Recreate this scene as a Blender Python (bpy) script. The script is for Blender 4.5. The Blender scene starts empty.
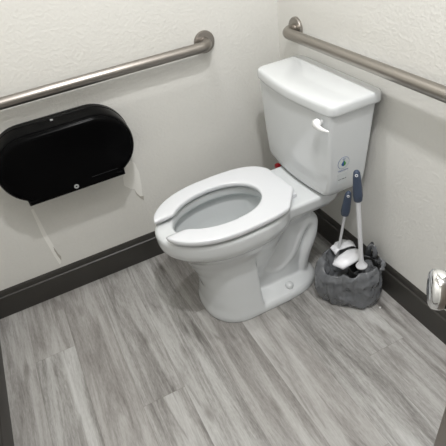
import bpy, bmesh, math, random
from math import sin, cos, pi, radians
from mathutils import Vector, Matrix, noise
random.seed(7)
C = bpy.context.scene.collection

# ------------------------------------------------------------------ materials
def lin(c):
    return tuple((v/12.92 if v <= .04045 else ((v+.055)/1.055)**2.4) for v in c)
def rgb(r, g, b): return lin((r/255, g/255, b/255))+(1,)
def mat(name, col, rough=.5, metal=0, coat=0, bump=0, scale=200, ior=1.45, detail=3, dist=.001, spec=None):
    m = bpy.data.materials.new(name); m.use_nodes = True
    n = m.node_tree.nodes; l = m.node_tree.links; p = n['Principled BSDF']
    p.inputs['Base Color'].default_value = col
    p.inputs['Roughness'].default_value = rough
    p.inputs['Metallic'].default_value = metal
    p.inputs['Coat Weight'].default_value = coat
    p.inputs['Coat Roughness'].default_value = .06
    p.inputs['IOR'].default_value = ior
    if spec is not None: p.inputs['Specular IOR Level'].default_value = spec
    tc = n.new('ShaderNodeTexCoord')
    nz = n.new('ShaderNodeTexNoise'); nz.inputs['Scale'].default_value = scale; nz.inputs['Detail'].default_value = detail
    l.new(tc.outputs['Object'], nz.inputs['Vector'])
    mx = n.new('ShaderNodeMixRGB'); mx.blend_type = 'MULTIPLY'; mx.inputs[0].default_value = .06
    mx.inputs[1].default_value = col; l.new(nz.outputs['Fac'], mx.inputs[2]); l.new(mx.outputs[0], p.inputs['Base Color'])
    if bump:
        b = n.new('ShaderNodeBump'); b.inputs['Strength'].default_value = bump; b.inputs['Distance'].default_value = dist
        l.new(nz.outputs['Fac'], b.inputs['Height']); l.new(b.outputs[0], p.inputs['Normal'])
    return m

def wall_mat():
    m = mat('wall_paint', rgb(221, 220, 215), .42, bump=.36, scale=95, detail=4, dist=.0016, spec=.4)
    n = m.node_tree.nodes; l = m.node_tree.links
    b = [x for x in n if x.type == 'BUMP'][0]; nz = [x for x in n if x.type == 'TEX_NOISE'][0]
    r = n.new('ShaderNodeValToRGB'); r.color_ramp.elements[0].position = .38; r.color_ramp.elements[1].position = .66
    l.new(nz.outputs['Fac'], r.inputs[0]); l.new(r.outputs[0], b.inputs['Height'])
    return m

def brushed(name, col, rough, axis):
    m = mat(name, col, rough, 1)
    n = m.node_tree.nodes; l = m.node_tree.links; p = n['Principled BSDF']
    tc = [x for x in n if x.type == 'TEX_COORD'][0]
    mp = n.new('ShaderNodeMapping'); s = [400, 400, 400]; s[axis] = 6; mp.inputs['Scale'].default_value = s
    nz = n.new('ShaderNodeTexNoise'); nz.inputs['Scale'].default_value = 1; nz.inputs['Detail'].default_value = 2
    l.new(tc.outputs['Object'], mp.inputs[0]); l.new(mp.outputs[0], nz.inputs['Vector'])
    mr = n.new('ShaderNodeMapRange'); mr.inputs['To Min'].default_value = rough-.08; mr.inputs['To Max'].default_value = rough+.1
    l.new(nz.outputs['Fac'], mr.inputs['Value']); l.new(mr.outputs[0], p.inputs['Roughness'])
    b = n.new('ShaderNodeBump'); b.inputs['Strength'].default_value = .08; b.inputs['Distance'].default_value = .0005
    l.new(nz.outputs['Fac'], b.inputs['Height']); l.new(b.outputs[0], p.inputs['Normal'])
    return m

PW, PL, PY = .148, 1.22, -.700      # plank width, length, one seam
def floor_mat():
    m = bpy.data.materials.new('grey_oak_planks'); m.use_nodes = True
    n = m.node_tree.nodes; l = m.node_tree.links; p = n['Principled BSDF']
    def N(t, **k):
        x = n.new(t)
        for a, v in k.items(): setattr(x, a, v)
        return x
    def M(op, a, b=None, c=None):
        x = N('ShaderNodeMath', operation=op)
        for i, v in enumerate((a, b, c)):
            if v is None: continue
            if isinstance(v, (int, float)): x.inputs[i].default_value = v
            else: l.new(v, x.inputs[i])
        return x.outputs[0]
    tc = N('ShaderNodeTexCoord'); sp = N('ShaderNodeSeparateXYZ'); l.new(tc.outputs['Object'], sp.inputs[0])
    X, Y = sp.outputs[0], sp.outputs[1]
    v = M('DIVIDE', M('SUBTRACT', Y, PY), PW); row = M('FLOOR', v); fv = M('FRACT', v)
    off = M('FRACT', M('MULTIPLY', row, .37))
    for k, j in ((-5, 1.08), (-4, .32), (-3, 1.12), (-2, .70), (-1, 1.15), (0, .42), (1, 1.18), (2, .45), (3, .92)):
        off = M('ADD', M('MULTIPLY', off, M('SUBTRACT', 1., M('COMPARE', row, k, .5))), M('MULTIPLY', M('COMPARE', row, k, .5), (2-j/PL)))
    u = M('ADD', M('DIVIDE', X, PL), off); colm = M('FLOOR', u); fu = M('FRACT', u)
    idc = N('ShaderNodeCombineXYZ'); l.new(row, idc.inputs[0]); l.new(colm, idc.inputs[1])
    wn = N('ShaderNodeTexWhiteNoise', noise_dimensions='3D'); l.new(idc.outputs[0], wn.inputs['Vector'])
    rnd = wn.outputs['Value']
    # grain coordinate, offset per plank
    def grain(sx, sy, detail, scale=1, dist=0, rough=.55):
        cb = N('ShaderNodeCombineXYZ')
        l.new(M('ADD', M('MULTIPLY', X, sx), M('MULTIPLY', rnd, 37.)), cb.inputs[0])
        l.new(M('MULTIPLY', Y, sy), cb.inputs[1]); l.new(M('MULTIPLY', rnd, 11.), cb.inputs[2])
        nz = N('ShaderNodeTexNoise'); nz.inputs['Scale'].default_value = scale; nz.inputs['Detail'].default_value = detail
        nz.inputs['Distortion'].default_value = dist; nz.inputs['Roughness'].default_value = rough
        l.new(cb.outputs[0], nz.inputs['Vector']); return nz.outputs['Fac']
    g1 = grain(1.3, 14, 5, dist=1.1, rough=.62); g2 = grain(9, 110, 5, dist=.8, rough=.7); g3 = grain(2.6, 21, 3, dist=1.3); g4 = grain(60, 330, 3)
    t = M('ADD', M('MULTIPLY', g1, 1.75), M('ADD', M('MULTIPLY', g2, .55), M('ADD', M('MULTIPLY', rnd, .16), M('MULTIPLY', g4, .40))))
    t = M('SUBTRACT', t, .94)
    cr = N('ShaderNodeValToRGB'); e = cr.color_ramp.elements
    e[0].position = .12; e[0].color = rgb(98, 96, 93); e[1].position = .88; e[1].color = rgb(191, 191, 189)
    a = e.new(.36); a.color = rgb(140, 138, 135); a = e.new(.56); a.color = rgb(166, 165, 162)
    l.new(t, cr.inputs[0])
    # dark knots / streaks
    kn = N('ShaderNodeValToRGB'); kn.color_ramp.elements[0].position = .30; kn.color_ramp.elements[0].color = (.45, .43, .42, 1)
    kn.color_ramp.elements[1].position = .40; kn.color_ramp.elements[1].color = (1, 1, 1, 1); l.new(g3, kn.inputs[0])
    mx = N('ShaderNodeMixRGB', blend_type='MULTIPLY'); mx.inputs[0].default_value = .6
    l.new(cr.outputs[0], mx.inputs[1]); l.new(kn.outputs[0], mx.inputs[2])
    # seams
    ev = M('MULTIPLY', M('MINIMUM', fv, M('SUBTRACT', 1., fv)), PW); eu = M('MULTIPLY', M('MINIMUM', fu, M('SUBTRACT', 1., fu)), PL)
    ed = M('MINIMUM', ev, eu); seam = M('LESS_THAN', ed, .0008)
    m2 = N('ShaderNodeMixRGB', blend_type='MIX'); l.new(M('MULTIPLY', seam, .4), m2.inputs[0])
    l.new(mx.outputs[0], m2.inputs[1]); m2.inputs[2].default_value = rgb(96, 90, 84)
    cb = N('ShaderNodeCombineXYZ'); l.new(M('ADD', M('MULTIPLY', X, 3.2), M('MULTIPLY', rnd, 19.)), cb.inputs[0]); l.new(M('MULTIPLY', Y, 11.), cb.inputs[1])
    vo = N('ShaderNodeTexVoronoi'); vo.inputs['Scale'].default_value = 1.; l.new(cb.outputs[0], vo.inputs['Vector'])
    kr = N('ShaderNodeValToRGB'); kr.color_ramp.elements[0].color = (.42, .40, .38, 1); kr.color_ramp.elements[0].position = .03; kr.color_ramp.elements[1].color = (1, 1, 1, 1); kr.color_ramp.elements[1].position = .17
    l.new(vo.outputs['Distance'], kr.inputs[0]); km = N('ShaderNodeMixRGB', blend_type='MULTIPLY'); km.inputs[0].default_value = .7
    l.new(m2.outputs[0], km.inputs[1]); l.new(kr.outputs[0], km.inputs[2]); m2 = km
    tint = N('ShaderNodeMixRGB', blend_type='MIX'); l.new(M('MULTIPLY', M('FRACT', M('MULTIPLY', rnd, 7.3)), .30), tint.inputs[0])
    l.new(m2.outputs[0], tint.inputs[1]); tint.inputs[2].default_value = rgb(148, 142, 138)
    l.new(tint.outputs[0], p.inputs['Base Color'])
    p.inputs['Roughness'].default_value = .42; p.inputs['Specular IOR Level'].default_value = .4
    b = N('ShaderNodeBump'); b.inputs['Strength'].default_value = .25; b.inputs['Distance'].default_value = .001
    l.new(M('SUBTRACT', g2, M('MULTIPLY', seam, .8)), b.inputs['Height']); l.new(b.outputs[0], p.inputs['Normal'])
    return m

M_wall = wall_mat()
M_ceil = mat('ceiling_paint', rgb(228, 227, 222), .7, bump=.2, scale=60)
M_floor = floor_mat()
M_base = mat('charcoal_trim_paint', rgb(56, 54, 51), .38, bump=.08, scale=40)
M_ceramic = mat('white_vitreous_china', rgb(212, 215, 216), .13, coat=.6, scale=4)
M_seat = mat('white_seat_plastic', rgb(216, 218, 221), .22, scale=4)
M_steel_y = brushed('brushed_stainless_side', (.33, .305, .28, 1), .36, 1)
M_steel_x = brushed('brushed_stainless_rear', (.36, .335, .305, 1), .34, 0)
M_chrome = mat('polished_chrome', (.86, .87, .88, 1), .06, 1)
M_black = mat('black_smoked_plastic', (.002, .002, .0022, 1), .20, scale=30, spec=.05)
M_matte_black = mat('matte_black', (.012, .012, .012, 1), .6)
M_dkgrey = mat('dark_grey_plastic', rgb(40, 41, 43), .35)
M_lock = mat('grey_lock_plastic', rgb(150, 152, 152), .25)
M_lever = mat('white_lever_enamel', rgb(240, 241, 241), .12, coat=.5)
M_navy = mat('navy_grip_plastic', rgb(62, 73, 92), .38, bump=.1, scale=300)
M_rod = mat('white_rod_plastic', rgb(220, 221, 224), .28)
M_red = mat('red_valve_plastic', rgb(165, 14, 30), .35)
M_bag = mat('grey_bin_liner_plastic', rgb(108, 110, 113), .22, bump=.6, scale=30, dist=.007, detail=4, coat=.3)
def crumple(m):
    n = m.node_tree.nodes; l = m.node_tree.links; b = [x for x in n if x.type == 'BUMP'][0]; tc = [x for x in n if x.type == 'TEX_COORD'][0]
    nz = n.new('ShaderNodeTexNoise'); nz.inputs['Scale'].default_value = 14; l.new(tc.outputs['Object'], nz.inputs['Vector'])
    ad = n.new('ShaderNodeVectorMath'); ad.operation = 'MULTIPLY_ADD'; l.new(nz.outputs['Color'], ad.inputs[0]); ad.inputs[1].default_value = (.07, .07, .07); l.new(tc.outputs['Object'], ad.inputs[2])
    hs = []
    for sc in (24, 58):
        v = n.new('ShaderNodeTexVoronoi'); v.inputs['Scale'].default_value = sc; v.feature = 'F1'; l.new(ad.outputs[0], v.inputs['Vector']); hs.append(v.outputs['Distance'])
    m2 = n.new('ShaderNodeMath'); m2.operation = 'MULTIPLY_ADD'; l.new(hs[1], m2.inputs[0]); m2.inputs[1].default_value = .4; l.new(hs[0], m2.inputs[2])
    l.new(m2.outputs[0], b.inputs['Height']); b.inputs['Strength'].default_value = .6; b.inputs['Distance'].default_value = .012
crumple(M_bag)
M_bag.node_tree.nodes['Principled BSDF'].inputs['Alpha'].default_value = .9
M_door = mat('stained_brown_door', rgb(108, 98, 88), .4, bump=.2, scale=30)
M_lighter = mat('lighter_wall_mark', rgb(240, 239, 234), .6, bump=.5, scale=120)  # lighter tone for the patch and the streak on the left wall
M_scuffd = mat('bared_plaster', rgb(178, 174, 165), .8, bump=.5, scale=160)
M_blue = mat('print_blue', rgb(40, 84, 150), .4); M_green = mat('print_green', rgb(70, 150, 60), .4)
M_paper = mat('clear_label_film', rgb(205, 210, 211), .2); M_ink = mat('print_grey', rgb(120, 124, 128), .5)
M_crumb = mat('white_crumb', rgb(230, 230, 228), .4)
def water_mat():
    m = bpy.data.materials.new('bowl_water'); m.use_nodes = True
    n = m.node_tree.nodes; l = m.node_tree.links; n.remove(n['Principled BSDF'])
    t = n.new('ShaderNodeBsdfTransparent'); t.inputs[0].default_value = (.93, .97, .975, 1)
    g = n.new('ShaderNodeBsdfGlossy'); g.inputs['Roughness'].default_value = .02
    nz = n.new('ShaderNodeTexNoise'); nz.inputs['Scale'].default_value = 22; b = n.new('ShaderNodeBump')
    b.inputs['Strength'].default_value = .12; b.inputs['Distance'].default_value = .01; l.new(nz.outputs['Fac'], b.inputs['Height']); l.new(b.outputs[0], g.inputs['Normal'])
    f = n.new('ShaderNodeFresnel'); f.inputs[0].default_value = 1.33; mx = n.new('ShaderNodeMixShader')
    l.new(f.outputs[0], mx.inputs[0]); l.new(t.outputs[0], mx.inputs[1]); l.new(g.outputs[0], mx.inputs[2])
    l.new(mx.outputs[0], n['Material Output'].inputs[0])
    return m
M_water = water_mat()

# ------------------------------------------------------------------ mesh helpers
def obj(name, bm, m, parent=None, sharp=35, bevel=0, seg=2):
    me = bpy.data.meshes.new(name)
    bmesh.ops.recalc_face_normals(bm, faces=bm.faces[:]); bm.to_mesh(me); bm.free()
    for x in (m if isinstance(m, (list, tuple)) else [m]): me.materials.append(x)
    o = bpy.data.objects.new(name, me); C.objects.link(o)
    if bevel:
        b = o.modifiers.new('bevel', 'BEVEL'); b.width = bevel; b.segments = seg; b.limit_method = 'ANGLE'; b.angle_limit = radians(40)
        bake(o)
    shade(o, sharp)
    if parent: o.parent = parent
    return o
def shade(o, sharp):
    me = o.data
    me.polygons.foreach_set('use_smooth', [True]*len(me.polygons))
    if sharp: me.set_sharp_from_angle(angle=radians(sharp))
def bake(o):
    dg = bpy.context.evaluated_depsgraph_get(); dg.update()
    me = bpy.data.meshes.new_from_object(o.evaluated_get(dg)); o.modifiers.clear(); old = o.data; o.data = me; me.name = o.name
    bpy.data.meshes.remove(old)
def empty(name, loc=(0, 0, 0)):
    o = bpy.data.objects.new(name, None); o.location = loc; C.objects.link(o); o.empty_display_size = .1; return o
def tag(o, label=None, cat=None, group=None, kind=None):
    if label: o['label'] = label
    if cat: o['category'] = cat
    if group: o['group'] = group
    if kind: o['kind'] = kind
    return o
def adopt(o, root):       # parent while keeping the world place (root has only a location)
    o.parent = root; o.matrix_parent_inverse = Matrix.Translation(-root.location)
    return o
def box(bm, a, b, mi=0):
    vs = [bm.verts.new((x, y, z)) for x in (a[0], b[0]) for y in (a[1], b[1]) for z in (a[2], b[2])]
    for f in ((0, 1, 3, 2), (4, 6, 7, 5), (0, 4, 5, 1), (2, 3, 7, 6), (0, 2, 6, 4), (1, 5, 7, 3)):
        bm.faces.new([vs[i] for i in f]).material_index = mi
def loft(bm, rings, cap=True, closed=True, mi=0):
    R = [[bm.verts.new(p) for p in r] for r in rings]; n = len(R[0])
    for a, b in zip(R, R[1:]):
        for i in range(n if closed else n-1):
            j = (i+1) % n; bm.faces.new((a[i], a[j], b[j], b[i])).material_index = mi
    if cap: bm.faces.new(R[0][::-1]).material_index = mi; bm.faces.new(R[-1]).material_index = mi
    return R
def tube(bm, pts, rad, n=20, cap=True, mi=0, up=None):
    pts = [Vector(p) for p in pts]; rings = []; prev = None
    for i, p in enumerate(pts):
        t = (pts[min(i+1, len(pts)-1)]-pts[max(i-1, 0)]).normalized()
        if prev is None:
            a = Vector(up) if up else (Vector((0, 0, 1)) if abs(t.z) < .9 else Vector((1, 0, 0)))
            x = (a-a.project(t)).normalized()
        else: x = (prev-prev.project(t)).normalized()
        prev = x; y = t.cross(x); r = rad[i] if isinstance(rad, list) else rad
        rx, ry = r if isinstance(r, (list, tuple)) else (r, r)
        rings.append([p+x*rx*cos(2*pi*k/n)+y*ry*sin(2*pi*k/n) for k in range(n)])
    loft(bm, rings, cap, mi=mi)
def lathe(bm, prof, origin, axis, n=32, mi=0):      # prof: (radius, height along axis)
    ax = Vector(axis).normalized(); a = Vector((0, 0, 1)) if abs(ax.z) < .9 else Vector((1, 0, 0))
    x = (a-a.project(ax)).normalized(); y = ax.cross(x); o = Vector(origin)
    loft(bm, [[o+ax*h+(x*cos(2*pi*k/n)+y*sin(2*pi*k/n))*max(r, 1e-4) for k in range(n)] for r, h in prof], True, mi=mi)
def spow(v, e): return math.copysign(abs(v)**e, v)

# ------------------------------------------------------------------ camera (solved from the photograph's lines)
cam = bpy.data.cameras.new('camera'); co = bpy.data.objects.new('camera', cam); C.objects.link(co)
r_, u_, b_ = Vector((.44164546, .88921157, -.11938203)), Vector((-.5074166, .35729404, .78413606)), Vector((.73991735, -.2857337, .608998))
mw = Matrix(((r_.x, u_.x, b_.x, 1.6551), (r_.y, u_.y, b_.y, -.991), (r_.z, u_.z, b_.z, 1.3853), (0, 0, 0, 1)))
co.matrix_world = mw; cam.sensor_fit = 'HORIZONTAL'; cam.sensor_width = 36; cam.lens = 36*472.4/446; cam.clip_start = .02
bpy.context.scene.camera = co

# ------------------------------------------------------------------ room
XD, YC, H = 2.10, -1.416, 2.44
def struct(name, bm, m, **k): return tag(obj(name, bm, m, **k), kind='structure')
bm = bmesh.new(); box(bm, (-.12, YC-.12, -.05), (XD+1.0, .12, 0)); struct('floor', bm, M_floor)
bm = bmesh.new(); box(bm, (-.12, YC-.12, H), (XD+.12, .12, H+.05)); struct('ceiling', bm, M_ceil)
bm = bmesh.new(); box(bm, (-.12, YC-.12, 0), (0, .12, H)); wl = struct('wall_left', bm, M_wall)
bm = bmesh.new(); box(bm, (0, 0, 0), (XD+.12, .12, H)); struct('wall_back', bm, M_wall)
bm = bmesh.new(); box(bm, (0, YC-.12, 0), (XD+.12, YC, H)); struct('wall_front', bm, M_wall)
bm = bmesh.new()
box(bm, (XD, YC, 0), (XD+.12, -1.09, H)); box(bm, (XD, -.20, 0), (XD+.12, 0, H)); box(bm, (XD, -1.09, 2.06), (XD+.12, -.20, H))
struct('wall_right', bm, M_wall)
def skirting(name, p0, p1, inward):
    # profile: (offset from wall, height)
    prof = [(0, 0), (.013, 0), (.013, .092), (.0115, .097), (.0075, .101), (.0075, .114), (.006, .121), (.002, .127), (0, .127)]
    bm = bmesh.new(); n = Vector(inward)
    loft(bm, [[Vector(p)+n*o+Vector((0, 0, z)) for o, z in prof] for p in (p0, p1)])
    struct(name, bm, M_base, sharp=25)
skirting('baseboard_left', (0, YC, 0), (0, 0, 0), (1, 0, 0))
skirting('baseboard_back', (.013, 0, 0), (XD, 0, 0), (0, -1, 0))
skirting('baseboard_front', (.013, YC, 0), (XD, YC, 0), (0, 1, 0))

# lighter marks and scrapes on the left wall (shapes of their own)
def patch(name, pts, m, x, label, parent=wl):
    bm = bmesh.new(); loft(bm, [[(0.0002, y, z) for y, z in pts], [(x, y, z) for y, z in pts]])
    o = obj(name, bm, m, sharp=40); adopt(o, parent); o['label'] = label; return o

# ------------------------------------------------------------------ toilet
TC = .41
root = empty('toilet', (TC, -.40, 0))
tag(root, 'white two-piece toilet with an open-front seat standing in the corner', 'toilet')
def egg(z, hw, yf, y0, yr, nf=2., nr=2.5, n=96, xc=TC):
    out = []
    for k in range(n):
        t = 2*pi*k/n; s, c = sin(t), cos(t)      # c>0: rear
        e = nr if c > 0 else nf; L = (yr-y0) if c > 0 else (y0-yf)
        out.append(Vector((xc+hw*spow(s, 2/e), y0+L*spow(c, 2/e), z)))
    return out
def rrect(z, hw, yf, yr, n=96, e=5, xc=TC): return egg(z, hw, yf, (yf+yr)/2, yr, e, e, n, xc)
bm = bmesh.new()
# rim and outer bowl
loft(bm, [egg(.417, .168, -.742, -.50, -.27), egg(.414, .176, -.750, -.50, -.265), egg(.405, .1795, -.754, -.50, -.26), egg(.372, .179, -.753, -.50, -.26),
          egg(.355, .175, -.748, -.50, -.26), egg(.340, .165, -.736, -.50, -.26), egg(.325, .152, -.718, -.50, -.27),
          egg(.295, .137, -.692, -.50, -.28), egg(.25, .122, -.668, -.50, -.30), egg(.19, .105, -.645, -.50, -.32), egg(.12, .095, -.63, -.50, -.36)])
# front column
loft(bm, [egg(.0, .158, -.645, -.50, -.448, 2.3, 16), egg(.02, .157, -.644, -.50, -.448, 2.3, 16), egg(.05, .151, -.637, -.50, -.448, 2.3, 16), egg(.12, .140, -.629, -.50, -.450, 2.3, 16),
          egg(.20, .131, -.626, -.50, -.452, 2.3, 16), egg(.26, .127, -.630, -.50, -.455, 2.3, 12), egg(.31, .124, -.645, -.50, -.46, 2.3, 6)])
# foot with sloping ledge
loft(bm, [egg(0, .158, -.645, -.42, -.165, 2.3, 3.2), egg(.022, .156, -.643, -.42, -.167, 2.3, 3.2), egg(.032, .148, -.638, -.42, -.173, 2.3, 3.2), egg(.060, .085, -.60, -.42, -.19, 2.3, 3)])
# trapway body behind the column
loft(bm, [rrect(.02, .088, -.50, -.195, e=4), rrect(.10, .086, -.50, -.220, e=4), rrect(.20, .087, -.50, -.205, e=4), rrect(.30, .090, -.50, -.170, e=4), rrect(.35, .10, -.50, -.130, e=4), rrect(.39, .122, -.42, -.10, e=5)])
def trap(pts, rx, off):
    q = []
    for a, b in zip(pts, pts[1:]):
        for i in range(6): t = i/6; q.append((TC+off, a[0]*(1-t)+b[0]*t, a[1]*(1-t)+b[1]*t))
    q.append((TC+off, *pts[-1])); 
    for _ in range(4): q = [q[0]]+[tuple((q[i-1][k]+2*q[i][k]+q[i+1][k])/4 for k in range(3)) for i in range(1, len(q)-1)]+[q[-1]]
    tube(bm, q, rx, 24, up=(1, 0, 0))
for s in (-1, 1):
    trap([(-.46, .22), (-.40, .13), (-.335, .105), (-.275, .155), (-.245, .235), (-.210, .285), (-.178, .27), (-.185, .20), (-.215, .13), (-.235, .04)], (.040, .032), s*.0495)
# tank deck
loft(bm, [rrect(.345, .112, -.42, -.10, e=6), rrect(.372, .128, -.42, -.085, e=6), rrect(.404, .132, -.42, -.082, e=7), rrect(.411, .130, -.42, -.084, e=7), rrect(.414, .125, -.42, -.09, e=7)])
me = bpy.data.meshes.new('b'); bmesh.ops.recalc_face_normals(bm, faces=bm.faces[:]); bm.to_mesh(me); bm.free()
bowl = bpy.data.objects.new('bowl', me); C.objects.link(bowl)
def remesh(o, v): r = o.modifiers.new('r', 'REMESH'); r.mode = 'VOXEL'; r.voxel_size = v; r.adaptivity = 0
def smooth(o, it, f=.5): s = o.modifiers.new('s', 'SMOOTH'); s.factor = f; s.iterations = it
remesh(bowl, .0032); smooth(bowl, 14); bake(bowl)
# hollow
cb = bmesh.new()
prof = [(.125, .028, -.50, -.46, -.40), (.15, .055, -.55, -.46, -.37), (.19, .078, -.60, -.48, -.355), (.24, .102, -.645, -.49, -.345), (.30, .125, -.68, -.50, -.335), (.345, .138, -.70, -.50, -.325),
        (.372, .140, -.705, -.50, -.322), (.378, .134, -.700, -.50, -.328), (.382, .121, -.692, -.50, -.338), (.39, .117, -.688, -.50, -.342), (.41, .117, -.688, -.50, -.342), (.417, .122, -.694, -.50, -.337), (.44, .13, -.70, -.5, -.33)]
loft(cb, [egg(z, hw, yf, y0, yr, 2, 2.2, 80) for z, hw, yf, y0, yr in prof])
cut = obj('cutter', cb, M_ceramic)
bo = bowl.modifiers.new('d', 'BOOLEAN'); bo.object = cut; bo.operation = 'DIFFERENCE'; bo.solver = 'EXACT'
bake(bowl); bpy.data.objects.remove(cut)
remesh(bowl, .0032); smooth(bowl, 4); bake(bowl)
bowl.data.materials.clear(); bowl.data.materials.append(M_ceramic); shade(bowl, 0); adopt(bowl, root)
for v in bowl.data.vertices:
    if v.co.z < .0025: v.co.z = 0
for s in (-1, 1):
    bm = bmesh.new(); lathe(bm, [(.016, 0), (.0165, .006), (.0155, .012), (.012, .017), (.006, .0195), (0, .020)], (TC+s*.120, -.322, .038), (s*.12, 0, 1), 28)
    c = obj('bolt_cap', bm, M_ceramic, sharp=0); c.parent = bowl; c.matrix_parent_inverse = bowl.matrix_world.inverted() if False else Matrix.Identity(4)

# water in the bowl
bm = bmesh.new()
loft(bm, [egg(.200, .0800, -.604, -.48, -.357, 2, 2.2, 64), egg(.245, .1036, -.648, -.49, -.344, 2, 2.2, 64)])
w = obj('toilet_water', bm, M_water, sharp=30); tag(w, 'clear water standing in the bottom of the white toilet bowl', 'water', kind='stuff')

# tank
TX = .394
def tsec(z, hw, yf, bow, yr, cr=.028, n=24, crb=None):
    # rounded plan with a bowed front; returns ring of points
    pts = []
    crb = crb or cr
    def arc(cx, cy, r, a0, a1, k=9):
        return [(cx+r*cos(a0+(a1-a0)*i/(k-1)), cy+r*sin(a0+(a1-a0)*i/(k-1))) for i in range(k)]
    pts += arc(hw-cr, yf+cr, cr, 0, -pi/2+.10)
    for i in range(1, n):
        x = (hw-cr)*(1-2*i/n); pts.append((x, yf-bow*(1-(x/(hw-cr))**2)))
    pts += arc(-hw+cr, yf+cr, cr, -pi/2-.10, -pi)
    pts += arc(-hw+crb, yr-crb, crb, pi, pi/2)
    pts += arc(hw-crb, yr-crb, crb, pi/2, 0)
    return [Vector((TX+x, y, z)) for x, y in pts]
bm = bmesh.new()
loft(bm, [tsec(.4150, .150, -.165, .010, -.055, .03), tsec(.4205, .165, -.178, .012, -.045, .03), tsec(.428, .178, -.186, .012, -.040, .028), tsec(.440, .1885, -.190, .012, -.038, .022), tsec(.458, .1945, -.1915, .012, -.037, .016),
          tsec(.50, .198, -.193, .013, -.036, .014), tsec(.60, .205, -.197, .014, -.033, .013), tsec(.70, .2115, -.200, .015, -.030, .013), tsec(.746, .214, -.201, .015, -.028, .013)])
tank = adopt(obj('tank', bm, M_ceramic, sharp=50), root)
bm = bmesh.new()
loft(bm, [tsec(.7425, .215, -.203, .016, -.016, .026), tsec(.7425, .222, -.206, .017, -.010, .030), tsec(.745, .2255, -.208, .018, -.008, .031), tsec(.751, .227, -.209, .018, -.007, .031), tsec(.768, .226, -.2085, .018, -.008, .031),
          tsec(.7745, .224, -.2065, .018, -.010, .030), tsec(.7785, .2195, -.202, .018, -.015, .029), tsec(.7795, .213, -.197, .018, -.021, .028), tsec(.7805, .19, -.17, .016, -.045, .03), tsec(.781, .08, -.12, .005, -.10, .008)])
adopt(obj('tank_lid', bm, M_ceramic, sharp=50), root)
# flush lever on the tank front
bm = bmesh.new()
fy = -.211
lathe(bm, [(.009, 0), (.009, .010), (.013, .011), (.0155, .015), (.015, .021), (.010, .0245), (0, .0255)], (.574, fy+.004, .7185), (0, -1, 0), 28)
P = [(.553, .7150, .0110, .005), (.563, .7155, .0135, .0065), (.576, .7150, .0115, .0070), (.594, .7150, .0078, .0065), (.614, .7180, .0056, .0055), (.632, .7225, .0042, .0045), (.642, .7255, .002, .002)]
tube(bm, [(x+.011, fy-.021-.10*(x-.553), z+.003) for x, z, a, b in P], [(a, b) for x, z, a, b in P], 20, up=(0, 0, 1))
lev = adopt(obj('flush_lever', bm, M_lever, sharp=0), root); lev.parent = tank; lev.matrix_parent_inverse = Matrix.Identity(4); lev['label'] = 'glossy white flush lever on the tank front'

# water saving label on the tank's side
def on_side(y, z):      # a point of the tank's right side
    hw = .198+(z-.50)*.07
    return TX+hw
bm = bmesh.new(); cy, cz = -.137, .560
def lab(pts, lift, mi):
    vs = [bm.verts.new((on_side(y, z)+lift, y, z)) for y, z in pts]; ws = [bm.verts.new((on_side(y, z)+lift-.0006, y, z)) for y, z in pts]
    bm.faces.new(vs).material_index = mi; n = len(vs)
    for i in range(n): bm.faces.new((vs[i], vs[(i+1) % n], ws[(i+1) % n], ws[i])).material_index = mi
def ell(ry, rz, n=32, dy=0, dz=0): return [(cy+dy+ry*cos(2*pi*k/n), cz+dz+rz*sin(2*pi*k/n)) for k in range(n)]
lab(ell(.0225, .0225), .0008, 1); lab(ell(.0213, .0213), .0012, 0)
# water drop, half green, half blue
drop = []
for k in range(24):
    t = 2*pi*k/24; r = .0088
    drop.append((cy+r*sin(t)*(1 if cos(t) < 0 else (1-cos(t)*.75)), cz-.003+(-r*cos(t+pi) if cos(t) > 0 else r*cos(t))*(1.55 if cos(t) > 0 else 1)))
lab(drop, .0016, 2); lab([(max(y, cy+.0005), z) for y, z in drop if y > cy-.001], .002, 3)
lab([(cy-.020, cz-.040), (cy+.020, cz-.040), (cy+.020, cz-.083), (cy-.020, cz-.083)], .0008, 0)
stk = adopt(obj('water_saving_label', bm, [M_paper, M_blue, M_blue, M_green], sharp=30), root); stk.parent = tank; stk.matrix_parent_inverse = Matrix.Identity(4)
stk['label'] = 'round clear label with a blue and green water drop'
def text(s, size, y, z, m, name, parent, lift=.0016, spin=0):
    cu = bpy.data.curves.new(name, 'FONT'); cu.body = s; cu.size = size; cu.align_x = 'CENTER'; cu.extrude = .0001
    o = bpy.data.objects.new(name, cu); C.objects.link(o)
    dg = bpy.context.evaluated_depsgraph_get(); me = bpy.data.meshes.new_from_object(o.evaluated_get(dg)); bpy.data.objects.remove(o)
    R = Matrix(((0, 0, 1), (1, 0, 0), (0, 1, 0)))
    for v in me.vertices:
        p = R @ v.co; v.co = (on_side(y, z+p.z)+lift+p.x, y+p.y, z+p.z)
    me.materials.clear(); me.materials.append(m); o = bpy.data.objects.new(name, me); C.objects.link(o); o.parent = parent
    return o
text('EPA', .007, cy, cz+.0125, M_blue, 'label_text', stk)
text('WaterSense', .0085, cy, cz-.031, M_blue, 'label_text', stk)
bm = bmesh.new()
for k, w_ in enumerate((.005, .003, .006, .004, .005)):
    y0 = cy-.015+k*.0066; h_ = on_side(y0, cz-.064)+.0010; box(bm, (h_-.0006, y0, cz-.0655), (h_+.0004, y0+w_, cz-.0630))
o = obj('fine_print', bm, M_ink); o.parent = stk

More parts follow.
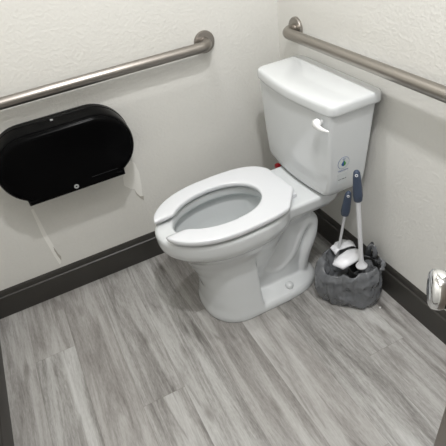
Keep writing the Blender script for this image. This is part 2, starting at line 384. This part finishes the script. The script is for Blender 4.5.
# seat
def seat_r(th, outer):
    # polar outline about (0,-.50): th=0 rear, pi front
    s, c = sin(th), cos(th)
    if outer: hw, L, e = (.178, .252, 3.2) if c > 0 else (.178, .251, 2.15)
    else: hw, L, e = (.107, .140, 2.1) if c > 0 else (.109, .182, 2.1)
    r = (abs(s/hw)**e+abs(c/L)**e)**(-1/e)
    if outer and c > 0:
        r = min(r, .244/max(c, .01), (.232 if s > 0 else .262)/max(c*.75+abs(s)*.66, .01))
    return r
bm = bmesh.new(); rings = []; NS = 150; gap = .155
ths = [-(pi-.205)+2*(pi-.205)*i/NS for i in range(NS+1)]
e0 = [(.30, -.020), (.62, -.012), (.85, -.005), (1, 0)]
for i, th in enumerate(ths):
    f_ = 2*i/NS-1; thi = f_*(pi-.300); tho = f_*(pi-.200)
    pi_ = Vector((sin(thi), cos(thi), 0))*seat_r(thi, False); po_ = Vector((sin(tho), cos(tho), 0))*seat_r(tho, True)
    cm = (pi_+po_)/2; hv = (po_-pi_)/2
    k = 1.; d = min(i, NS-i)
    if d < 4: k = (.55, .78, .92, .98)[d]
    ring = []
    for j in range(24):
        a = 2*pi*j/24; pp = cm+hv*spow(cos(a), 2/6)*(1-(1-k)*.3); zz = .4385+.0110*spow(sin(a), 2/5.)*k
        ring.append(Vector((pp.x, pp.y, zz)))
    rings.append(ring)
loft(bm, rings)
sr = radians(2.2)
seat_piv = Vector((TC+.002, -.50, 0))
for v in bm.verts:
    x, y = v.co.x, v.co.y; v.co.x = seat_piv.x+x*cos(sr)-y*sin(sr); v.co.y = seat_piv.y+x*sin(sr)+y*cos(sr)
seat = adopt(obj('seat', bm, M_seat, sharp=0), root); seat['label'] = 'open-front white toilet seat'
for s in (-1, 1):      # hinge blocks and bumpers
    bm = bmesh.new(); x = TC-.008+s*.072
    box(bm, (x-.020, -.300, .413), (x+.020, -.252, .4300)); h = obj('hinge', bm, M_seat, bevel=.003); h.parent = seat
    bm = bmesh.new(); box(bm, (TC+s*.142-.008, -.585, .414), (TC+s*.142+.008, -.545, .429)); h = obj('bumper', bm, M_seat, bevel=.002); h.parent = seat

# ------------------------------------------------------------------ water stop valve
v = empty('stop_valve', (.10, 0, .27)); tag(v, 'small red-handled water stop valve on the back wall behind the bowl', 'valve')
vx, vz = .088, .279
bm = bmesh.new(); lathe(bm, [(.028, 0), (.028, .002), (.022, .006), (.009, .008)], (vx, -.0005, vz), (0, -1, 0), 24); adopt(obj('escutcheon', bm, M_chrome), v)
bm = bmesh.new(); tube(bm, [(vx, -.006, vz), (vx, -.075, vz)], .008); tube(bm, [(vx, -.060, vz), (vx, -.060, vz+.03)], .007); adopt(obj('valve_body', bm, M_chrome), v)
bm = bmesh.new(); lathe(bm, [(.006, 0), (.014, .006), (.016, .014), (.014, .022), (.006, .025)], (vx, -.075, vz), (0, -1, 0), 24); adopt(obj('valve_handle', bm, M_red), v)
bm = bmesh.new(); tube(bm, [(vx, -.060, vz+.028), (vx+.005, -.062, vz+.06), (vx+.04, -.075, vz+.105), (vx+.12, -.10, vz+.11), (vx+.17, -.11, vz+.125), (vx+.175, -.11, vz+.135)], .005, 12); adopt(obj('supply_hose', bm, M_steel_x, sharp=0), v)

# ------------------------------------------------------------------ grab bars
def bar(root_name, p0, p1, n, m, label):
    upv = Vector((0, 0, 1))
    p0, p1, n = Vector(p0), Vector(p1), Vector(n); t = (p1-p0).normalized(); off, R = .057, .040
    r = empty(root_name, p0); tag(r, label, 'grab bar', 'stainless grab bars on the two walls')
    pts = [p0+n*.004]
    for i in range(13):
        a = pi/2*i/12; pts.append(p0+n*(off-R+R*sin(a))+t*(R*(1-cos(a))))
    for i in range(1, 12): pts.append(p0+n*off+t*(R+((p1-p0).length-2*R)*i/12))
    for i in range(13):
        a = pi/2*(1-i/12); pts.append(p1+n*(off-R+R*sin(a))-t*(R*(1-cos(a))))
    pts.append(p1+n*.004)
    bm = bmesh.new(); tube(bm, pts, .0185, 32, up=upv); adopt(obj('bar', bm, m, sharp=50), r)
    for p in (p0, p1):
        bm = bmesh.new(); lathe(bm, [(.0400, -.0008), (.0405, .006), (.0385, .0105), (.030, .012), (.0195, .0125), (.0192, .0128)], p, n, 40)
        adopt(obj('flange', bm, m, sharp=30), r)
bar('grab_bar', (0, -.319, .8585), (0, -1.375, .8585), (1, 0, 0), M_steel_y, 'long stainless grab bar on the left wall above the black dispenser')
bar('grab_bar', (.129, 0, .8585), (1.36, 0, .8585), (0, -1, 0), M_steel_x, 'stainless grab bar on the back wall above the toilet tank')

# ------------------------------------------------------------------ paper dispenser
dp = empty('paper_dispenser', (0, -.93, .52)); tag(dp, 'black double-roll toilet paper dispenser on the wall beneath the long grab bar', 'dispenser')
DY, DZ, DR, DL = -.922, .6385, .1265, .1150
def disp_out(inset, zt=.508):
    r = DR-inset; pts = []
    a1 = math.asin(max(-1, min(1, (zt+.027-DZ)/r)))       # where the arc meets the tab
    for i in range(25):
        a = a1+(pi/2-a1)*i/24; pts.append((DY+DL+r*cos(a), DZ+r*sin(a)))
    for i in range(25):
        a = pi/2+(pi/2-a1)*i/24; pts.append((DY-DL+r*cos(a), DZ+r*sin(a)))
    hw = .178-inset*.6
    pts += [(DY-hw, zt+.022), (DY-hw, zt+inset*.6), (DY-hw*.5, zt+inset*.6), (DY, zt+inset*.6), (DY+hw*.5, zt+inset*.6), (DY+hw, zt+inset*.6), (DY+hw, zt+.022)]
    return pts
def dring(x, inset): return [Vector((x, y, z)) for y, z in disp_out(inset)]
bm = bmesh.new(); loft(bm, [dring(.0005, .006), dring(.03, .006)]); adopt(obj('back_plate', bm, M_dkgrey), dp)
bm = bmesh.new()
loft(bm, [dring(.022, 0), dring(.045, 0), dring(.046, .0015), dring(.104, .004), dring(.117, .007), dring(.125, .012), dring(.1295, .019), dring(.131, .028)])
cov = adopt(obj('cover', bm, M_black, sharp=38), dp)
bm = bmesh.new(); box(bm, (.129, DY-.005, .5385), (.1325, DY+.2-.05, .5400)); 
bm.free()
bm = bmesh.new(); box(bm, (.1300, DY+.054, .5500), (.1318, DY+.150, .5512)); o = adopt(obj('seam_rib', bm, M_dkgrey, bevel=.0004), dp)
bm = bmesh.new(); lathe(bm, [(.0088, 0), (.0088, .0025), (.0075, .0035), (.004, .0035), (0, .001)], (.1285, DY-.006, .5345), (1, 0, 0), 20)
k = adopt(obj('lock', bm, M_lock), dp); k['label'] = 'grey round lock at the bottom of the cover'
bm = bmesh.new(); box(bm, (.060, DY-.010, .7600), (.068, DY+.000, .7665)); k = adopt(obj('top_mark', bm, M_lock, bevel=.001), dp)  # small grey block on top of the cover

# ------------------------------------------------------------------ marks on the left wall
patch('lighter_patch', [(-.730, .455), (-.706, .50), (-.684, .480), (-.676, .43), (-.680, .375), (-.686, .335), (-.688, .30), (-.699, .318), (-.708, .338), (-.712, .365), (-.728, .372), (-.748, .395), (-.744, .43)], M_lighter, .0008, 'torn lighter patch by the dispenser corner')
patch('scrape', [(-.684, .318), (-.687, .298), (-.699, .314), (-.710, .336), (-.713, .360), (-.706, .338), (-.697, .322)], M_scuffd, .0016, 'bare scraped edge')
patch('lighter_streak', [(-1.108, .430), (-1.099, .432), (-1.094, .36), (-1.092, .30), (-1.087, .25), (-1.084, .20), (-1.086, .150), (-1.094, .143), (-1.100, .19), (-1.104, .25), (-1.109, .31), (-1.108, .37)], M_lighter, .0014, 'thin lighter streak')
patch('scrape', [(-1.088, .24), (-1.083, .20), (-1.077, .18), (-1.082, .16), (-1.088, .19), (-1.091, .22)], M_scuffd, .0018, 'bare scraped edge')

# ------------------------------------------------------------------ bag with the cleaning tools
def bag():
    bm = bmesh.new(); N_, K = 300, 64
    cx, cy = .640, -.135
    def base_r(a):
        # support of the crumpled outline on the floor
        r = .098+.006*cos(2*(a-2.5))+.005*sin(3*a+.6)
        r += .024*max(0, cos(a-.62))**5 + .018*max(0, cos(a+2.3))**4 - .016*max(0, cos(a+.75))**3
        return r
    rings = []
    for k in range(K+1):
        t = k/K; ring = []
        for i in range(N_):
            a = 2*pi*i/N_; d = Vector((cos(a), sin(a), 0))
            r = base_r(a)
            rimz = .146+.014*sin(a*2+1.2)+.007*sin(5*a)+.004*sin(9*a+2)
            if t < .12: rr = r*(.86+.14*(t/.12)**.5); z = .0+.012*(t/.12)**2
            elif t < .62:
                u = (t-.12)/.50; rr = r*(1+.12*sin(pi*u)**.8-.06*u); z = .012+(rimz-.012)*u
            elif t < .72:
                u = (t-.62)/.10; rr = r*(.94-.14*u); z = rimz+.008*sin(pi*u)
            else:
                u = (t-.72)/.28; rr = r*(.80-.30*u); z = rimz-.055*u
            p = Vector((cx+d.x*rr, cy+d.y*rr*.98, z))
            am = min(1, t/.12)
            q = Vector((p.x*13, p.y*13, p.z*9))
            w1 = 1-abs(noise.noise(q+Vector((3, 1, 2))))*2
            w2 = 1-abs(noise.noise(q*2.3+Vector((9, 4, 1))))*2
            w3 = noise.noise(q*5.5)
            w4 = 1-abs(noise.noise(q*4.6+Vector((2, 8, 3))))*2
            w5 = 1-abs(noise.noise(Vector((p.x*22+p.z*14, p.y*22-p.z*8, p.z*6))))*2
            w6 = 1-abs(noise.noise(Vector((cos(a)*7+z*5, sin(a)*7, z*4+3))))*2
            w = .008*(w1-.5)+.0035*(w2-.5)+.0012*(w4-.5)+.008*(w5-.5)+.002*(w6-.5)
            sw = noise.noise(Vector((a*2.2, z*6, 5)))*.010
            rr2 = (w+sw)*am
            p += d*rr2; p.z += .006*noise.noise(q*1.7+Vector((7, 7, 7)))*am*(1 if t > .2 else t*5)
            # stay clear of the baseboard and the toilet foot
            p.y = min(p.y, -.0165); p.z = max(p.z, .0008)
            if p.z < .055: p.x = max(p.x, .574)
            elif p.x < .53: p.x = .53+(p.x-.53)*.5
            ring.append(p)
        rings.append(ring)
    loft(bm, rings, cap=True)
    o = obj('plastic_bag', bm, M_bag, sharp=0)
    # knotted handle ear
    bm = bmesh.new()
    pts = [(.700, -.050, .150), (.712, -.045, .172), (.730, -.048, .176), (.742, -.062, .160), (.735, -.070, .142)]
    q = []
    for a, b in zip(pts, pts[1:]):
        for i in range(5): q.append(Vector(a).lerp(Vector(b), i/5))
    q.append(Vector(pts[-1]))
    tube(bm, q, [(.011+.004*sin(i*1.3), .005+.002*cos(i*2.1)) for i in range(len(q))], 14)
    tube(bm, [(.665, -.035, .14), (.668, -.032, .17), (.660, -.034, .195), (.648, -.033, .20), (.640, -.035, .18), (.64, -.04, .14)], [.010, .009, .007, .008, .009, .010], 12)
    for v_ in bm.verts: v_.co += Vector((noise.noise(v_.co*70), noise.noise(v_.co*70+Vector((5, 0, 0))), noise.noise(v_.co*70+Vector((0, 9, 0)))))*.006; v_.co.y = min(v_.co.y, -.0165)
    e = obj('bag_handle', bm, M_bag, sharp=0); e.parent = o
    return o
bg = bag(); tag(bg, 'crumpled grey plastic bag holding the toilet brushes on the floor', 'bag')

def tool(name, a, b, grip, rr, label, q=1):
    # a: foot of the rod, b: top of the grip, grip: length of the grip
    a, b = Vector(a), Vector(b); d = (b-a).normalized(); L = (b-a).length
    r = empty(name, a); tag(r, label, 'toilet brush')
    g0 = a+d*(L-grip)
    bm = bmesh.new(); tube(bm, [a, a.lerp(g0, .5), g0-d*.012, g0+d*.004], [rr*q, rr*q, rr*(q*.9+.15), rr*1.35], 20); adopt(obj('rod', bm, M_rod, sharp=40), r)
    bm = bmesh.new(); P = []
    view = Vector((.74, -.66, 0)); side = d.cross(view).normalized()
    for f, w_, th in ((0, rr*1.35, rr*1.3), (.02, rr*1.75, rr*1.5), (.2, rr*2.05, rr*1.6), (.5, rr*1.85, rr*1.5), (.8, rr*1.6, rr*1.4), (.93, rr*1.35, rr*1.2), (.985, rr*.9, rr*.9), (1, rr*.4, rr*.5)):
        P.append((g0+d*grip*f, (w_, th)))
    tube(bm, [p for p, _ in P], [w_ for _, w_ in P], 24, up=side)
    g = adopt(obj('grip', bm, M_navy, sharp=0), r); g['label'] = 'navy blue grip'
    nrm = side.cross(d).normalized(); nrm = nrm if nrm.dot(view) > 0 else -nrm
    bm = bmesh.new(); q = b-d*grip*.11+nrm*rr*1.12
    lathe(bm, [(rr*.62, 0), (rr*.62, rr*.35), (rr*.38, rr*.36), (rr*.34, rr*.1)], q, nrm, 20); h = adopt(obj('hanging_eyelet', bm, M_rod), r); h.parent = g; h.matrix_parent_inverse = Matrix.Identity(4)
    return r, d
# tall brush, its white guard disc resting on the caddy's well
r1, d1 = tool('toilet_brush', (.690, -.112, .165), (.6665, -.142, .568), .118, .0078, 'taller cleaning brush with navy grip and thick white rod leaning out of the bag')
bm = bmesh.new(); lathe(bm, [(.0175, -.006), (.0200, -.004), (.0205, .001), (.017, .006), (.0105, .016), (.0085, .030), (.0078, .05)], (.690, -.112, .165), d1, 32)
k = adopt(obj('guard_disc', bm, M_rod, sharp=35), r1); k['label'] = 'white round guard at the foot of the rod'
# short brush in front of the tank's lower corner
r2, d2 = tool('toilet_brush', (.5740, -.130, .130), (.6290, -.136, .464), .110, .0076, 'shorter cleaning brush with navy grip and thin white rod beside the tank', .62)
bm = bmesh.new(); tube(bm, [Vector((.574, -.13, .13))-d2*.055, Vector((.574, -.13, .13))-d2*.05, Vector((.574, -.13, .13))-d2*.01, Vector((.574, -.13, .13))], [.012, .022, .022, .008], 16); adopt(obj('brush_head', bm, M_rod), r2)

# caddy: black well with a curved white rim plate
cd = empty('brush_caddy', (.66, -.12, .0)); tag(cd, 'white and black brush caddy sitting inside the grey bag', 'brush holder')
bm = bmesh.new(); wx, wy = .690, -.100
lathe(bm, [(.045, .004), (.050, .05), (.054, .150), (.0545, .1535), (.052, .1535), (.047, .06), (.010, .055)], (wx, wy, 0), (0, 0, 1), 36); k = adopt(obj('well', bm, M_matte_black), cd); k['label'] = 'black round well'
bm = bmesh.new()
G = [[(.618, -.186, .156), (.628, -.184, .156), (.640, -.176, .154), (.655, -.165, .150)],
     [(.608, -.150, .170), (.622, -.148, .172), (.640, -.142, .170), (.660, -.138, .160)],
     [(.606, -.112, .178), (.624, -.108, .181), (.644, -.104, .178), (.662, -.104, .168)],
     [(.615, -.080, .178), (.632, -.075, .180), (.648, -.074, .176), (.662, -.080, .165)]]
def grid_plate(bm, G, th):
    A = [[bm.verts.new(p) for p in r] for r in G]; B = [[bm.verts.new((p[0], p[1], p[2]-th)) for p in r] for r in G]
    n, m_ = len(G), len(G[0])
    for i in range(n-1):
        for j in range(m_-1):
            bm.faces.new((A[i][j], A[i+1][j], A[i+1][j+1], A[i][j+1])); bm.faces.new((B[i][j], B[i][j+1], B[i+1][j+1], B[i+1][j]))
    rim = [(0, j) for j in range(m_)]+[(i, m_-1) for i in range(1, n)]+[(n-1, j) for j in range(m_-2, -1, -1)]+[(i, 0) for i in range(n-2, 0, -1)]
    for a, b in zip(rim, rim[1:]+rim[:1]): bm.faces.new((A[a[0]][a[1]], A[b[0]][b[1]], B[b[0]][b[1]], B[a[0]][a[1]]))
grid_plate(bm, G, .007)
bmesh.ops.subdivide_edges(bm, edges=bm.edges[:], cuts=2, use_grid_fill=True, smooth=.15)
k = adopt(obj('shield', bm, M_rod, sharp=0), cd)
G2 = [[(.5560, -.150, .168), (.5720, -.152, .170), (.5900, -.152, .168)], [(.5460, -.120, .178), (.5660, -.122, .182), (.5900, -.124, .180)],
      [(.5500, -.090, .180), (.5720, -.088, .186), (.5980, -.094, .182)], [(.5620, -.068, .174), (.5820, -.064, .180), (.6060, -.070, .176)]]
bm = bmesh.new(); grid_plate(bm, G2, .004); bmesh.ops.subdivide_edges(bm, edges=bm.edges[:], cuts=2, use_grid_fill=True, smooth=.6)
for v_ in bm.verts: v_.co += Vector((0, 0, 1))*noise.noise(v_.co*60)*.010
kk = adopt(obj('splash_guard', bm, M_rod, sharp=0), cd); k['label'] = 'curved white shield plate'

# crumb on the floor
bm = bmesh.new(); bmesh.ops.create_icosphere(bm, subdivisions=2, radius=.004)
for v_ in bm.verts: v_.co *= 1+.5*noise.noise(v_.co*400); v_.co.z = v_.co.z*.6+.0025
cr = obj('crumb', bm, M_crumb); cr.location = (.775, -.084, 0); tag(cr, 'tiny white crumb on the floor beside the grey bag', 'crumb')

# ------------------------------------------------------------------ open door at the right edge, knob in view
E_ = Vector((1.364, -.500, 0)); u = Vector((.77, -.64, 0)).normalized(); nn = Vector((-.64, -.77, 0)).normalized()
dr = empty('door', E_); tag(dr, 'brown wooden door standing open at the right edge, with a chrome knob', 'door')
def dbox(bm, a0, a1, n0, n1, z0, z1):
    c = [E_+u*a+nn*b+Vector((0, 0, z)) for a in (a0, a1) for b in (n0, n1) for z in (z0, z1)]
    vs = [bm.verts.new(p) for p in c]
    for f in ((0, 1, 3, 2), (4, 6, 7, 5), (0, 4, 5, 1), (2, 3, 7, 6), (0, 2, 6, 4), (1, 5, 7, 3)): bm.faces.new([vs[i] for i in f])
bm = bmesh.new(); dbox(bm, 0, .86, -.044, 0, .012, 2.03); adopt(obj('leaf', bm, M_door, bevel=.002), dr)
bm = bmesh.new(); K = E_+u*.060+Vector((0, 0, .905))
lathe(bm, [(.024, .064), (.0262, .065), (.0275, .069), (.0275, .074), (.0262, .079), (.0225, .082), (.015, .083), (.004, .083)], K, nn, 40)
kb = adopt(obj('door_knob', bm, M_chrome, sharp=40), dr); kb['label'] = 'round chrome knob'
bm = bmesh.new(); lathe(bm, [(.031, -.001), (.031, .006), (.027, .010), (.0225, .014), (.0245, .030), (.0250, .065)], K, nn, 40); nk = adopt(obj('knob_dark_reflection', bm, M_matte_black, sharp=40), dr); nk['label'] = 'black knob neck standing in for a dark reflection'  # neck coloured black to imitate the dark reflection in the chrome

# ------------------------------------------------------------------ lights
def disk(name, loc, size, power, col=(1, .995, .995), rot=(0, 0, 0), shape='DISK', sy=None):
    L = bpy.data.lights.new(name, 'AREA'); L.shape = shape; L.size = size; L.energy = power; L.color = col
    if sy: L.size_y = sy
    o = bpy.data.objects.new(name, L); o.location = loc; o.rotation_euler = rot; C.objects.link(o); return o
disk('ceiling_lamp', (.45, -.63, H-.012), .10, 8.5)
disk('ceiling_lamp', (1.24, -.62, H-.012), .10, 19)
disk('fill_panel', (1.65, -.72, H-.012), .60, 11, shape='SQUARE')  # added fill light out of view, lifts the ambient level
w = bpy.data.worlds.new('world'); bpy.context.scene.world = w; w.use_nodes = True
w.node_tree.nodes['Background'].inputs[0].default_value = (.9, .93, 1, 1); w.node_tree.nodes['Background'].inputs[1].default_value = .8
s = bpy.context.scene
s.view_settings.view_transform = 'Standard'; s.view_settings.look = 'None'; s.view_settings.gamma = 1; s.view_settings.exposure = 0
